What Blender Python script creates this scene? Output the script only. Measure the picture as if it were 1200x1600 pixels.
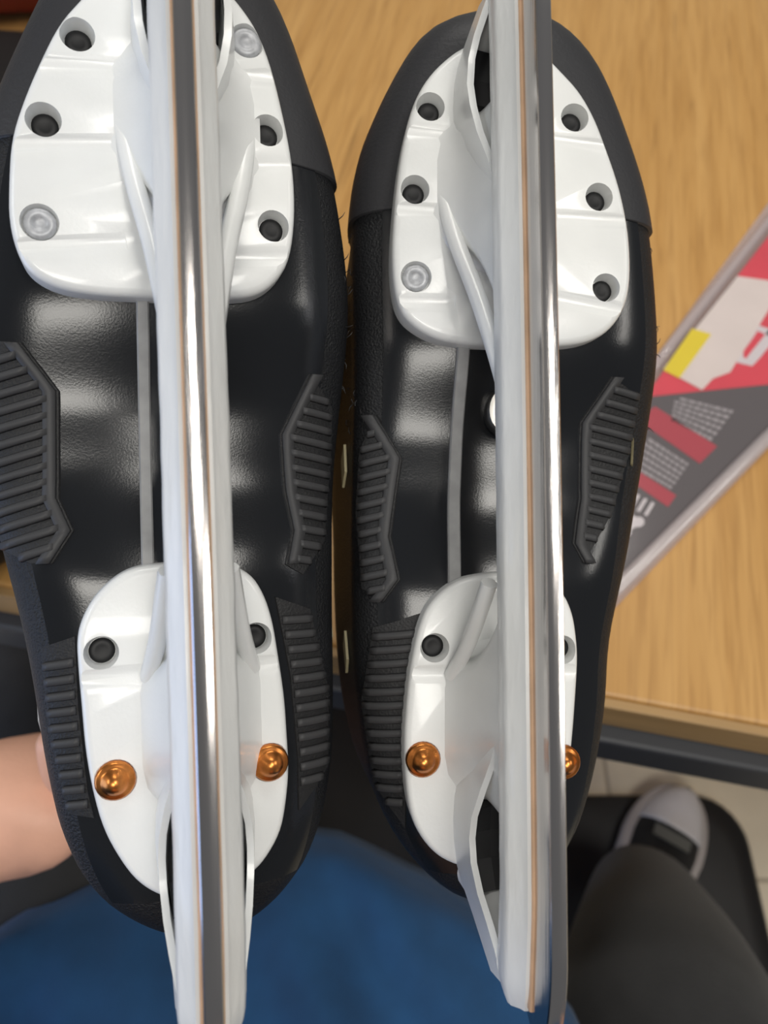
import bpy, bmesh, math, random
from mathutils import Vector, Matrix, Euler, noise
from mathutils.bvhtree import BVHTree
random.seed(7)
D = bpy.data
for o in list(D.objects): D.objects.remove(o)
S = bpy.context.scene
COL = S.collection
RAD = math.radians

# ------------------------------------------------------------------ camera
EYE = Vector((0, 0, 1.185))
cam_d = D.cameras.new('camera')
cam = D.objects.new('camera', cam_d); COL.objects.link(cam)
cam.location = EYE; cam.rotation_euler = (RAD(30), 0, 0)
cam_d.sensor_fit = 'VERTICAL'; cam_d.sensor_height = 36; cam_d.lens = 36 * 1180 / 1600
cam_d.clip_start = 0.005
cam_d.dof.use_dof = True; cam_d.dof.focus_distance = 0.205; cam_d.dof.aperture_fstop = 12.5
S.camera = cam
CAM = Matrix.Translation(EYE) @ Euler((RAD(30), 0, 0)).to_matrix().to_4x4()

# ------------------------------------------------------------------ light
w = D.worlds.new('shop'); S.world = w; w.use_nodes = True
bg = w.node_tree.nodes['Background']
bg.inputs[0].default_value = (0.95, 0.97, 1.0, 1); bg.inputs[1].default_value = 0.30
def ceiling_lamp(name, loc, sx, sy, power, col=(1, .965, .90)):
    l = D.lights.new(name, 'AREA'); l.shape = 'RECTANGLE'; l.size = sx; l.size_y = sy
    l.energy = power; l.color = col
    o = D.objects.new(name, l); COL.objects.link(o); o.location = loc
    return o
ceiling_lamp('ceiling_lamp', (.73, -.42, 2.75), .46, .62, 30)
ceiling_lamp('ceiling_lamp', (0, -1.14, 2.75), .8, .5, 38)
ceiling_lamp('ceiling_lamp', (0.25, 1.35, 2.75), 1.2, .32, 30)
ceiling_lamp('ceiling_lamp', (-2.0, -.2, 2.75), .32, 1.2, 34, (.9, .95, 1))
ceiling_lamp('ceiling_lamp', (2.4, 0.2, 2.75), .32, 1.2, 34)
side_fill = ceiling_lamp('blue_side_fill', (-1.5, -.35, 1.05), .9, .9, 14, (.36, .55, 1))  # unseen bluish fill lamp, added to tint the left-facing sides
side_fill.rotation_euler = (Vector((-1.5, -.35, 1.05)) - Vector((-.1, .15, .95))).to_track_quat('Z', 'Y').to_euler()
S.view_settings.view_transform = 'Standard'; S.view_settings.look = 'None'
S.view_settings.gamma = 1; S.view_settings.use_curve_mapping = False
S.view_settings.exposure = -1.0

# ------------------------------------------------------------------ materials
def mat(name, col, rough=.5, metal=0., spec=.5, coat=0., nscale=0., namt=0., bump=0., bscale=200., stretch=(1, 1, 1), alpha=1., trans=0., ior=1.45, sheen=0.):
    m = D.materials.new(name); m.use_nodes = True
    nt = m.node_tree; p = nt.nodes['Principled BSDF']
    def si(k, v):
        if k in p.inputs: p.inputs[k].default_value = v
    si('Base Color', (*col, 1)); si('Roughness', rough); si('Metallic', metal); si('Specular IOR Level', spec)
    si('Coat Weight', coat); si('Coat Roughness', .08); si('Alpha', alpha); si('Transmission Weight', trans); si('IOR', ior)
    si('Sheen Weight', sheen)
    if namt or bump:
        tc = nt.nodes.new('ShaderNodeTexCoord'); mp = nt.nodes.new('ShaderNodeMapping')
        mp.inputs['Scale'].default_value = stretch
        nt.links.new(tc.outputs['Object'], mp.inputs['Vector'])
    if namt:
        n = nt.nodes.new('ShaderNodeTexNoise'); n.inputs['Scale'].default_value = nscale; n.inputs['Detail'].default_value = 6
        nt.links.new(mp.outputs[0], n.inputs['Vector'])
        r = nt.nodes.new('ShaderNodeValToRGB')
        r.color_ramp.elements[0].position = .3; r.color_ramp.elements[1].position = .7
        r.color_ramp.elements[0].color = (*[max(0, c * (1 - namt)) for c in col], 1)
        r.color_ramp.elements[1].color = (*[min(1, c * (1 + namt)) for c in col], 1)
        nt.links.new(n.outputs['Fac'], r.inputs[0]); nt.links.new(r.outputs[0], p.inputs['Base Color'])
    if bump:
        n2 = nt.nodes.new('ShaderNodeTexNoise'); n2.inputs['Scale'].default_value = bscale; n2.inputs['Detail'].default_value = 4
        nt.links.new(mp.outputs[0], n2.inputs['Vector'])
        b = nt.nodes.new('ShaderNodeBump'); b.inputs['Strength'].default_value = bump; b.inputs['Distance'].default_value = .001
        nt.links.new(n2.outputs['Fac'], b.inputs['Height']); nt.links.new(b.outputs[0], p.inputs['Normal'])
    return m

def wood_mat():
    m = D.materials.new('wood'); m.use_nodes = True; nt = m.node_tree; p = nt.nodes['Principled BSDF']
    tc = nt.nodes.new('ShaderNodeTexCoord')
    def N(scale, st, det=5):
        mp = nt.nodes.new('ShaderNodeMapping'); mp.inputs['Scale'].default_value = st
        nt.links.new(tc.outputs['Object'], mp.inputs['Vector'])
        n = nt.nodes.new('ShaderNodeTexNoise'); n.inputs['Scale'].default_value = scale; n.inputs['Detail'].default_value = det
        n.inputs['Distortion'].default_value = .4
        nt.links.new(mp.outputs[0], n.inputs['Vector']); return n.outputs['Fac']
    g1 = N(7, (9, .6, 1)); g2 = N(40, (8, .35, 1)); g3 = N(14, (7, .5, 1), 2)
    r1 = nt.nodes.new('ShaderNodeValToRGB'); r1.color_ramp.elements[0].position = .3; r1.color_ramp.elements[1].position = .72
    r1.color_ramp.elements[0].color = (.52, .27, .073, 1); r1.color_ramp.elements[1].color = (.63, .355, .115, 1)
    nt.links.new(g1, r1.inputs[0])
    r2 = nt.nodes.new('ShaderNodeValToRGB'); r2.color_ramp.elements[0].position = .30; r2.color_ramp.elements[1].position = .55
    r2.color_ramp.elements[0].color = (.80, .76, .70, 1); r2.color_ramp.elements[1].color = (1, 1, 1, 1)
    nt.links.new(g2, r2.inputs[0])
    r3 = nt.nodes.new('ShaderNodeValToRGB'); r3.color_ramp.elements[0].position = .22; r3.color_ramp.elements[1].position = .34
    r3.color_ramp.elements[0].color = (.62, .58, .52, 1); r3.color_ramp.elements[1].color = (1, 1, 1, 1)
    nt.links.new(g3, r3.inputs[0])
    def mul(a, b):
        x = nt.nodes.new('ShaderNodeMix'); x.data_type = 'RGBA'; x.blend_type = 'MULTIPLY'; x.inputs[0].default_value = 1
        nt.links.new(a, x.inputs[6]); nt.links.new(b, x.inputs[7]); return x.outputs[2]
    nt.links.new(mul(mul(r1.outputs[0], r2.outputs[0]), r3.outputs[0]), p.inputs['Base Color'])
    p.inputs['Roughness'].default_value = .42
    return m

def tile_mat():
    m = mat('floor_tile', (.74, .66, .52), .5, nscale=9, namt=.12)
    return m

M = dict(
    white=mat('white_plastic', (.80, .81, .80), .30, coat=.25, nscale=60, namt=.03, bump=.05, bscale=900),
    rail=mat('scuffed_white_plastic', (.76, .765, .75), .34, coat=.2, nscale=120, namt=.06, bump=.25, bscale=380, stretch=(1, .25, 1)),
    steel=mat('polished_steel', (.58, .55, .535), .15, metal=1, bump=.06, bscale=700, stretch=(1, .05, 1)),
    warm_reflection=mat('tan_reflection', (.66, .42, .26), .45, nscale=80, namt=.15),
    sole=mat('glossy_black_sole', (.010, .011, .013), .17, spec=.45, bump=.03, bscale=1800),
    boot=mat('black_boot_fabric', (.010, .0105, .012), .50, spec=.40, bump=.6, bscale=1400, nscale=40, namt=.25),
    toe=mat('charcoal_toe_cap', (.030, .030, .033), .48, spec=.4, bump=.15, bscale=900),
    panel=mat('charcoal_grip_panel', (.016, .016, .017), .52, spec=.4, bump=.3, bscale=1500),
    rib=mat('grip_rib', (.042, .042, .044), .52, spec=.4),
    hole=mat('black_rivet_hole', (.006, .006, .007), .55),
    rivet=mat('grey_rivet', (.42, .43, .45), .42, metal=.2, nscale=500, namt=.2),
    copper=mat('copper_rivet', (.62, .22, .055), .30, metal=1, nscale=350, namt=.22),
    sole_reflection=mat('grey_sole_reflection', (.30, .30, .30), .35, spec=.5, nscale=150, namt=.15),
    chrome=mat('bolt_metal', (.38, .37, .35), .35, metal=1),
    tanmark=mat('gold_print', (.42, .37, .22), .5),
    silver=mat('silver_print', (.55, .57, .62), .45),
    wood=wood_mat(),
    woodedge=mat('wood_edge_band', (.40, .245, .10), .5, nscale=30, namt=.14, stretch=(.3, 3, 3)),
    trim=mat('charcoal_trim', (.040, .042, .048), .5),
    tile=tile_mat(), grout=mat('grout', (.46, .40, .31), .8),
    blue=mat('blue_cotton', (.0095, .062, .165), .85, nscale=25, namt=.18, bump=.5, bscale=1200, sheen=.1),
    trouser=mat('charcoal_trouser', (.017, .017, .0175), .85, nscale=30, namt=.25, bump=.6, bscale=900, sheen=.15),
    shirt=mat('black_cotton', (.008, .008, .009), .85, bump=.4, bscale=900),
    skin=mat('skin', (.78, .43, .30), .48, nscale=28, namt=.10, bump=.15, bscale=400),
    nail=mat('nail', (.72, .45, .36), .3),
    mat_black=mat('black_rubber', (.010, .010, .011), .55, nscale=14, namt=.3),
    shoe=mat('black_canvas', (.012, .012, .013), .75, bump=.4, bscale=900),
    shoe_white=mat('white_rubber', (.62, .60, .62), .5),
    shoe_rim=mat('grey_rubber', (.40, .365, .355), .55),
    shoe_tag=mat('shoe_tag', (.12, .125, .12), .4),
    clear=None,
    red=mat('red_card', (.86, .055, .095), .45, nscale=30, namt=.05),
    grey=mat('grey_card', (.10, .097, .104), .5),
    darkred=mat('dark_red_print', (.52, .045, .075), .5),
    ptext=mat('grey_print', (.42, .42, .435), .5),
    pwhite=mat('white_print', (.80, .80, .82), .5),
    sticker=mat('off_white_sticker', (.88, .83, .78), .55, nscale=40, namt=.03),
    yellow=mat('yellow_sticker', (.95, .80, .01), .5),
    bag=mat('black_nylon', (.006, .006, .005), .6, bump=.5, bscale=700, nscale=12, namt=.3),
    redbag=mat('red_nylon', (.15, .003, .007), .55, bump=.4, bscale=600, nscale=10, namt=.3),
    strap=mat('olive_webbing', (.16, .125, .065), .8, bump=.5, bscale=900),
    gstrap=mat('grey_webbing', (.20, .20, .19), .7, bump=.5, bscale=900),
    cream=mat('cream_plastic', (.62, .60, .50), .5),
    paint=mat('wall_paint', (.62, .60, .56), .8, nscale=3, namt=.04),
    metal=mat('dark_steel', (.05, .05, .055), .4, metal=.8),
)
def clear_mat(nm, haze, gl):
    m = D.materials.new(nm); m.use_nodes = True; nt = m.node_tree
    out = nt.nodes['Material Output']; nt.nodes.remove(nt.nodes['Principled BSDF'])
    t = nt.nodes.new('ShaderNodeBsdfTransparent'); t.inputs[0].default_value = (.95, .93, .93, 1)
    g = nt.nodes.new('ShaderNodeBsdfGlossy'); g.inputs['Roughness'].default_value = .12
    d = nt.nodes.new('ShaderNodeBsdfDiffuse'); d.inputs[0].default_value = (.80, .72, .72, 1)
    lw = nt.nodes.new('ShaderNodeLayerWeight'); lw.inputs['Blend'].default_value = .5
    pw = nt.nodes.new('ShaderNodeMath'); pw.operation = 'POWER'; pw.inputs[1].default_value = 4.0; nt.links.new(lw.outputs['Facing'], pw.inputs[0])
    fr = nt.nodes.new('ShaderNodeMath'); fr.operation = 'MULTIPLY_ADD'; fr.inputs[1].default_value = .5; fr.inputs[2].default_value = gl
    nt.links.new(pw.outputs[0], fr.inputs[0])
    a = nt.nodes.new('ShaderNodeMixShader'); a.inputs[0].default_value = haze
    b = nt.nodes.new('ShaderNodeMixShader')
    nt.links.new(t.outputs[0], a.inputs[1]); nt.links.new(d.outputs[0], a.inputs[2])
    nt.links.new(fr.outputs[0], b.inputs[0]); nt.links.new(a.outputs[0], b.inputs[1]); nt.links.new(g.outputs[0], b.inputs[2])
    nt.links.new(b.outputs[0], out.inputs[0])
    return m
M['clear'] = clear_mat('clear_film', .03, .018)
M['edge'] = clear_mat('moulded_clear_edge', .42, .10)
M['flange'] = clear_mat('clear_flange', .26, .03)

# ------------------------------------------------------------------ helpers
def link(name, me, m, parent=None, smooth=True):
    o = D.objects.new(name, me); COL.objects.link(o)
    if m is not None: me.materials.clear(); me.materials.append(m)
    if smooth and len(me.polygons): me.polygons.foreach_set('use_smooth', [True] * len(me.polygons))
    if parent: o.parent = parent
    return o
def obj(name, bm, m, parent=None, smooth=True, angle=None):
    bmesh.ops.recalc_face_normals(bm, faces=bm.faces)
    me = D.meshes.new(name); bm.to_mesh(me); bm.free()
    o = link(name, me, m, parent, smooth)
    if smooth and angle:
        bmx = bmesh.new(); bmx.from_mesh(me)
        for e in bmx.edges:
            if len(e.link_faces) == 2 and e.calc_face_angle() > RAD(angle): e.smooth = False
        bmx.to_mesh(me); bmx.free()
    return o
def empty(name, mw):
    o = D.objects.new(name, None); COL.objects.link(o); o.matrix_world = mw; o.empty_display_size = .05
    return o
def tag(o, label=None, cat=None, group=None, kind=None):
    for k, v in (('label', label), ('category', cat), ('group', group), ('kind', kind)):
        if v: o[k] = v
    return o
def loft(bm, rings, closed=True, cap=True):
    vs = [[bm.verts.new(p) for p in r] for r in rings]
    n = len(rings[0])
    for a, b in zip(vs, vs[1:]):
        for i in range(n if closed else n - 1):
            j = (i + 1) % n
            bm.faces.new((a[i], a[j], b[j], b[i]))
    if cap and closed:
        bm.faces.new(vs[0][::-1]); bm.faces.new(vs[-1])
    return vs
def box(bm, c, s, rz=0):
    r = bmesh.ops.create_cube(bm, size=1, matrix=Matrix.Translation(c) @ Matrix.Rotation(rz, 4, 'Z') @ Matrix.Diagonal((*s, 1)))
    return r['verts']
def bevel(bm, w, seg=2, ang=30):
    es = [e for e in bm.edges if len(e.link_faces) == 2 and e.calc_face_angle() > RAD(ang)]
    bmesh.ops.bevel(bm, geom=es, offset=w, segments=seg, affect='EDGES', profile=.5)
def tube(bm, pts, radii, n=10, flat=1.0):
    pts = [Vector(p) for p in pts]; rings = []
    up = Vector((0, 0, 1))
    for i, p in enumerate(pts):
        t = (pts[min(i + 1, len(pts) - 1)] - pts[max(i - 1, 0)]).normalized()
        u = t.cross(up)
        if u.length < .05: u = t.cross(Vector((1, 0, 0)))
        u.normalize(); v = u.cross(t).normalized()
        r = radii[i] if hasattr(radii, '__len__') else radii
        rings.append([p + u * (r * math.cos(a)) + v * (r * flat * math.sin(a)) for a in [2 * math.pi * k / n for k in range(n)]])
    loft(bm, rings)
def prism(bm, poly, z0, z1):
    loft(bm, [[(x, y, z0) for x, y in poly], [(x, y, z1) for x, y in poly]])
def smooth_poly(poly, it=1):
    for _ in range(it):
        q = []
        for i, a in enumerate(poly):
            b = poly[(i + 1) % len(poly)]
            q += [(a[0] * .75 + b[0] * .25, a[1] * .75 + b[1] * .25), (a[0] * .25 + b[0] * .75, a[1] * .25 + b[1] * .75)]
        poly = q
    return poly
def catmull(p, n=8):
    out = []
    p = [Vector(a) for a in p]
    for i in range(len(p) - 1):
        a, b, c, d = p[max(i - 1, 0)], p[i], p[i + 1], p[min(i + 2, len(p) - 1)]
        for k in range(n):
            t = k / n
            out.append(.5 * ((2 * b) + (c - a) * t + (2 * a - 5 * b + 4 * c - d) * t * t + (3 * b - a - 3 * c + d) * t ** 3))
    out.append(p[-1]); return out
def sstep(a, b, x):
    t = max(0, min(1, (x - a) / (b - a))); return t * t * (3 - 2 * t)

# ------------------------------------------------------------------ setting: tiled floor
fb = bmesh.new(); box(fb, (0, .3, -.011), (5.2, 5.2, .02))
floor = obj('floor', fb, M['grout'], smooth=False); tag(floor, kind='structure')
tb = bmesh.new(); box(tb, (0, 0, 0), (.3005, .3005, .008)); bevel(tb, .0015, 1)
tme = None
for i in range(-9, 7):
    for j in range(-7, 9):
        if tme is None:
            t = obj('tile', tb, M['tile'], floor, smooth=False); tme = t.data
        else:
            t = D.objects.new('tile', tme); COL.objects.link(t); t.parent = floor
        t.location = (.4885 + i * .305, .2355 + (j - 1) * .305, -.004)

for nm, c, sz in (('wall_back', (0, 2.95, 1.4), (5.3, .1, 2.8)), ('wall_left', (-2.65, .3, 1.4), (.1, 5.2, 2.8))):
    wb = bmesh.new(); box(wb, c, sz); tag(obj(nm, wb, M['paint'], smooth=False), kind='structure')

# ------------------------------------------------------------------ workbench
TOP = .760
BA = math.atan2(.1019 - .1197, .213 - .1197)                     # the front edge runs askew to the viewer
bench = empty('workbench', Matrix.Translation((.1197, .1197, 0)) @ Matrix.Rotation(BA, 4, 'Z'))
tag(bench, 'wooden workbench with golden grain and a dark trim along its front edge', 'table')
def bpart(name, c, s, m, bev=.002, parent=None):
    b = bmesh.new(); box(b, c, s); bevel(b, bev, 2)
    return obj(name, b, m, parent or bench, smooth=False)
bpart('tabletop', (.05, .506, TOP - .019), (2.5, 1.0, .038), M['wood'], .0025)
bpart('edge_band', (.05, .0030, TOP - .0185), (2.5, .006, .033), M['woodedge'], .001)
bpart('front_trim', (.05, .004, TOP - .058), (2.5, .028, .042), M['trim'], .003)
for sx in (-1.12, 1.22):
    for sy in (.06, .92):
        bpart('leg', (sx, sy, (TOP - .038) / 2), (.06, .06, TOP - .038), M['trim'], .004)
bpart('rear_rail', (.05, .95, TOP - .07), (2.3, .03, .06), M['trim'])

# ------------------------------------------------------------------ skates
def pose(rx, ry, rz, tx, ty, d):
    R = Matrix.Rotation(rz, 4, 'Z') @ Matrix.Rotation(ry, 4, 'Y') @ Matrix.Rotation(rx, 4, 'X')
    return CAM @ Matrix.Translation((tx, ty, -d)) @ R
POSE = dict(L=pose(.0096, .3164, .0287, -.0537, .0206, .1986), R=pose(-.0173, .1089, -.005, .0317, .0151, .2238))
# outlines in millimetres in the sole plane of each skate (x across, y towards the toe)
SHAPE = dict(
 L=dict(
  front=[(1.3,34.0),(-9.6,33.8),(-19.4,33.7),(-27.7,34.6),(-33.6,37.4),(-36.7,41.5),(-38.7,50.0),(-38.4,60.0),(-37.6,70.0),(-35.0,78.9),(-30.8,89.6),(-26.2,99.6),(-21.0,106.5),(-15.0,113.9),(-8.1,118.9),(-0.3,121.1),(7.6,119.9),(14.0,116.2),(19.3,110.7),(23.0,105.2),(26.3,96.3),(29.5,81.7),(31.2,70.7),(31.4,58.1),(29.7,46.6),(25.9,40.1),(20.2,35.8),(12.1,34.5)],
  heel=[(1.8,-33.5),(-8.3,-33.6),(-13.6,-34.5),(-17.9,-37.0),(-22.2,-41.2),(-25.1,-46.5),(-26.3,-51.4),(-26.1,-58.9),(-25.6,-67.7),(-25.0,-79.6),(-23.5,-90.1),(-21.4,-99.3),(-17.7,-107.5),(-13.7,-113.8),(-8.4,-118.2),(-0.6,-121.5),(7.5,-120.7),(14.9,-116.6),(18.5,-113.7),(22.8,-107.3),(24.5,-100.3),(25.7,-90.9),(25.4,-81.3),(25.0,-70.8),(23.6,-59.5),(22.3,-49.9),(20.1,-42.6),(16.7,-37.2),(10.7,-34.2)],
  boot=[(-47.6,73.2),(-51.1,57.5),(-53.1,40.4),(-52.9,21.7),(-51.1,1.3),(-47.8,-17.6),(-45.1,-31.5),(-41.6,-47.3),(-38.9,-65.0),(-36.7,-86.3),(-32.8,-108.1),(-25.0,-123.7),(-11.6,-135.3),(0.6,-140.4),(15.4,-138.6),(27.1,-131.2),(37.3,-117.3),(42.5,-96.4),(43.5,-72.9),(43.7,-45.4),(45.1,-14.0),(48.9,13.6),(51.6,37.3),(50.5,56.9),(46.7,81.1),(39.3,102.5),(33.9,118.0),(27.4,129.3),(20.2,139.2),(10.2,145.6),(-2.2,146.7),(-14.4,140.5),(-23.0,129.9),(-29.0,120.9),(-36.6,103.9),(-43.4,87.4)],
  holes=[(-22.0,96.9,'k'),(-30.2,75.1,'k'),(-31.7,50.2,'g'),(19.4,102.2,'g'),(24.3,79.5,'k'),(25.1,54.4,'k'),(-20.6,-54.9,'k'),(17.6,-54.3,'k'),(-18.2,-86.7,'c'),(20.3,-87.3,'c')],
  panels=[('s',[(-46,24),(-37.7,23.4),(-29.5,11.5),(-30.2,-16.5),(-26.7,-24.9),(-31.7,-32.9),(-37.0,-32.6),(-43.5,-29.1),(-50,-3.3),(-50,12)],.30),
          ('s',[(36.4,18.0),(27.5,0.5),(28.0,-15.9),(29.6,-26.9),(27.1,-35.9),(32.0,-38.9),(39.3,-30),(42.7,-8),(43.5,9)],-.2),
          ('h',[(-35,-54.2),(-26.9,-51.4),(-26.5,-69.7),(-24.9,-91.5),(-23.5,-98.4),(-29.7,-97.5),(-33.4,-77.2)],.15),
          ('h',[(24.0,-44.5),(33.9,-48.8),(39.0,-72.8),(38.4,-94.7),(29,-104.4),(29.1,-90.1),(27.6,-66.4)],-.05)]),
 R=dict(
  front=[(9.4,33.0),(-3.3,33.0),(-10.2,33.2),(-17.3,34.3),(-23.3,37.2),(-27.7,41.3),(-29.8,48.0),(-30.5,58.3),(-29.8,71.2),(-28.6,83.4),(-26.6,94.6),(-24.0,103.5),(-20.1,110.6),(-14.9,116.2),(-9.6,120.2),(-1.1,123.6),(8.5,123.0),(15.2,119.1),(19.9,114.7),(25.3,109.4),(30.0,101.7),(33.5,92.9),(37.3,82.5),(39.6,72.8),(40.8,63.9),(40.9,52.5),(38.9,44.5),(34.4,38.5),(28.9,35.3),(21.7,33.6)],
  heel=[(4.7,-32.3),(-4.7,-33.2),(-10.7,-34.5),(-15.7,-37.7),(-20.0,-42.3),(-22.3,-47.9),(-24.0,-55.3),(-25.2,-62.5),(-25.9,-70.6),(-26.5,-78.7),(-26.4,-88.4),(-25.3,-98.9),(-23.1,-105.4),(-18.9,-111.4),(-13.9,-115.2),(-3.7,-118.6),(6.6,-117.2),(15.1,-109.2),(20.3,-96.5),(22.0,-90.0),(23.3,-78.4),(24.1,-67.5),(24.7,-57.5),(24.1,-50.1),(23.0,-44.1),(20.3,-38.3),(14.2,-34.0)],
  boot=[(-9.2,137.8),(-0.8,141.6),(9.9,143.5),(20.7,140.7),(30.4,134.4),(39.2,123.2),(44.7,111.8),(52.4,91.8),(56.1,76.0),(58.3,51.4),(58.9,34.4),(56.1,8.8),(51.0,-18.7),(45.5,-39.8),(41.7,-56.5),(41.0,-75.2),(37.3,-95.9),(31.3,-114.3),(22.7,-127.3),(10.0,-134.9),(-4.6,-136.2),(-19.1,-125.5),(-31.4,-107.9),(-37.6,-85.6),(-40.1,-59.4),(-40.8,-31.2),(-40.3,-2.8),(-40.0,25.7),(-40.9,56.3),(-40.6,76.8),(-38.2,94.4),(-32.1,110.2),(-23.9,126.3),(-17.6,134.1)],
  holes=[(-19.5,101.2,'k'),(-23.9,77.0,'k'),(-23.5,51.9,'g'),(23.4,100.7,'k'),(30.8,77.6,'k'),(32.9,50.9,'k'),(-17.9,-53.9,'k'),(19.5,-55.0,'k'),(-21.3,-85.3,'c'),(19.8,-87.3,'c')],
  panels=[('s',[(-33.3,14.4),(-25.6,1.1),(-29.0,-22.8),(-26.6,-35.2),(-31.2,-41.8),(-37,-38.0),(-38.5,-15.2),(-37.5,3.8)],.25),
          ('s',[(38.2,26.7),(29.0,12.7),(28.9,-10.9),(25.9,-24.7),(28.9,-30.6),(40.2,-14.8),(46.4,5.0),(48.5,21.0)],-.2),
          ('h',[(-34,-49.4),(-20.6,-44.8),(-23.5,-62.8),(-25.3,-81.8),(-24.3,-108.3),(-32.9,-96.6),(-36.8,-72.0)],.12)]),
)
def zice(y):                                     # height of the running edge above the sole, mm
    z = 55.3 - y * .05 - y * y / 9000
    a = abs(y) - (112 if y < 0 else 104)
    if a > 0: z -= a * a * .011
    return z
def z_sole(y):
    arch = sstep(-40, -8, y) * (1 - sstep(4, 40, y))
    return -6.0 * arch
class Boot:
    def __init__(s, outline, bulge=False):
        s.bulge = bulge
        s.P = smooth_poly(outline, 2)
        ys = [p[1] for p in s.P]; s.y0, s.y1 = min(ys), max(ys)
    def span(s, y):
        xs = []
        for i, a in enumerate(s.P):
            b = s.P[(i + 1) % len(s.P)]
            if (a[1] - y) * (b[1] - y) <= 0 and a[1] != b[1]:
                xs.append(a[0] + (b[0] - a[0]) * (y - a[1]) / (b[1] - a[1]))
        return min(xs), max(xs)
    def top(s, y):
        z = -62 - 50 * (1 - sstep(35, 72, y)) - 80 * (1 - sstep(-22, 45, y)) - 12 * (1 - sstep(-125, -85, y))
        return z
    def pt(s, y, a, off=0):
        y = max(s.y0 + .25, min(s.y1 - .25, y))
        x0, x1 = s.span(y); xc = (x0 + x1) / 2; hw = (x1 - x0) / 2
        e = min(1, hw / 30) ** .55
        et = min(1, hw / 34) ** (.6 if y > 0 else .12)
        zm = -20.
        ca, sa = math.cos(a), math.sin(a)
        x = hw * math.copysign(abs(ca) ** (2 / 3.0), ca)
        if sa >= 0:
            z = zm + (z_sole(y) - zm) * e * abs(sa) ** (2 / 3.0)
        else:
            k = abs(sa) ** (2 / 2.6)
            z = zm - (zm - s.top(y) * et) * k if s.top(y) * et < zm else zm - 1 * k
            x *= 1 - .22 * k * (1 if y > 30 else 1.1) * (.2 if ca < 0 and s.bulge else 1)
            if ca < 0 and s.bulge: x *= 1 + s.bulge * math.sin(math.pi * min(1, k * 1.1)) * sstep(-135, -95, y) * (1 - sstep(35, 75, y))
            waist = math.exp(-((z + 95) / 38) ** 2) * .10 * (1 - sstep(-30, 20, y))
            x *= 1 - waist
        return Vector((xc + x, y, z)) * .001
    def mesh(s, ylist, alist, closed, off=0.):
        bm = bmesh.new()
        rings = []
        for y in ylist:
            r = []
            for a in alist:
                p = s.pt(y, a)
                if off:
                    h = .004
                    du = s.pt(y, a + .03) - s.pt(y, a - .03); dv = s.pt(y + .6, a) - s.pt(y - .6, a)
                    n = du.cross(dv)
                    if n.length > 1e-12:
                        n.normalize()
                        ctr = Vector((sum(s.span(max(s.y0 + .3, min(s.y1 - .3, y)))) * .0005, y * .001, -.03))
                        if n.dot(p - ctr) < 0: n = -n
                        p = p + n * off
                r.append(p)
            rings.append(r)
        loft(bm, rings, closed=closed, cap=closed)
        return bm

def plate_mesh(name, outline, holes, grooves, slot):
    poly = smooth_poly([(x * .001, y * .001) for x, y in outline], 2)
    cx = sum(p[0] for p in poly) / len(poly); cy = sum(p[1] for p in poly) / len(poly)
    def inset(k): return [(p[0] + (cx - p[0]) / max(1e-6, math.hypot(cx - p[0], cy - p[1])) * k, p[1] + (cy - p[1]) / max(1e-6, math.hypot(cx - p[0], cy - p[1])) * k) for p in poly]
    bm = bmesh.new()
    prof = [(0, -.006), (0, .0042), (.0003, .0053), (.0010, .0061), (.0021, .0065)]
    loft(bm, [[(x, y, z) for x, y in inset(k)] for k, z in prof])
    bmesh.ops.recalc_face_normals(bm, faces=bm.faces)
    me = D.meshes.new(name); bm.to_mesh(me); bm.free()
    tmp = D.objects.new('tmp', me); COL.objects.link(tmp)
    cb = bmesh.new()
    for x, y, k in holes:
        ro, ri, dp = (.0042, .0033, .0042) if k == 'k' else ((.0045, .0040, .0018) if k == 'g' else (.0052, .0050, .0006))
        rings = []
        for z, r in ((.0065 - dp, ri), (.0066, ro), (.009, ro + .0012)):
            rings.append([(x * .001 + r * math.cos(t), y * .001 + r * math.sin(t), z) for t in [2 * math.pi * q / 28 for q in range(28)]])
        loft(cb, rings)
    for (x0, y0, x1, y1) in grooves:
        a, b = Vector((x0, y0, 0)) * .001, Vector((x1, y1, 0)) * .001
        t = (b - a).normalized(); n = Vector((-t.y, t.x, 0)); 
        r = []
        for q in (a, b):
            r.append([q + n * -.0034 + Vector((0, 0, .0066)), q + n * -.0008 + Vector((0, 0, .0057)), q + n * .0010 + Vector((0, 0, .0059)), q + n * .0022 + Vector((0, 0, .0066)), q + Vector((0, 0, .009))])
        loft(cb, r)
    box(cb, (slot[0] * .001, (slot[1] + slot[2]) * .0005, 0), (.0165, (slot[2] - slot[1]) * .001, .03))
    bmesh.ops.recalc_face_normals(cb, faces=cb.faces)
    cme = D.meshes.new('cut'); cb.to_mesh(cme); cb.free()
    cut = D.objects.new('cut', cme); COL.objects.link(cut)
    md = tmp.modifiers.new('b', 'BOOLEAN'); md.operation = 'DIFFERENCE'; md.object = cut; md.solver = 'EXACT'; md.use_self = True
    dg = bpy.context.evaluated_depsgraph_get(); dg.update()
    res = D.meshes.new_from_object(tmp.evaluated_get(dg))
    D.objects.remove(tmp); D.objects.remove(cut)
    return res

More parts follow.
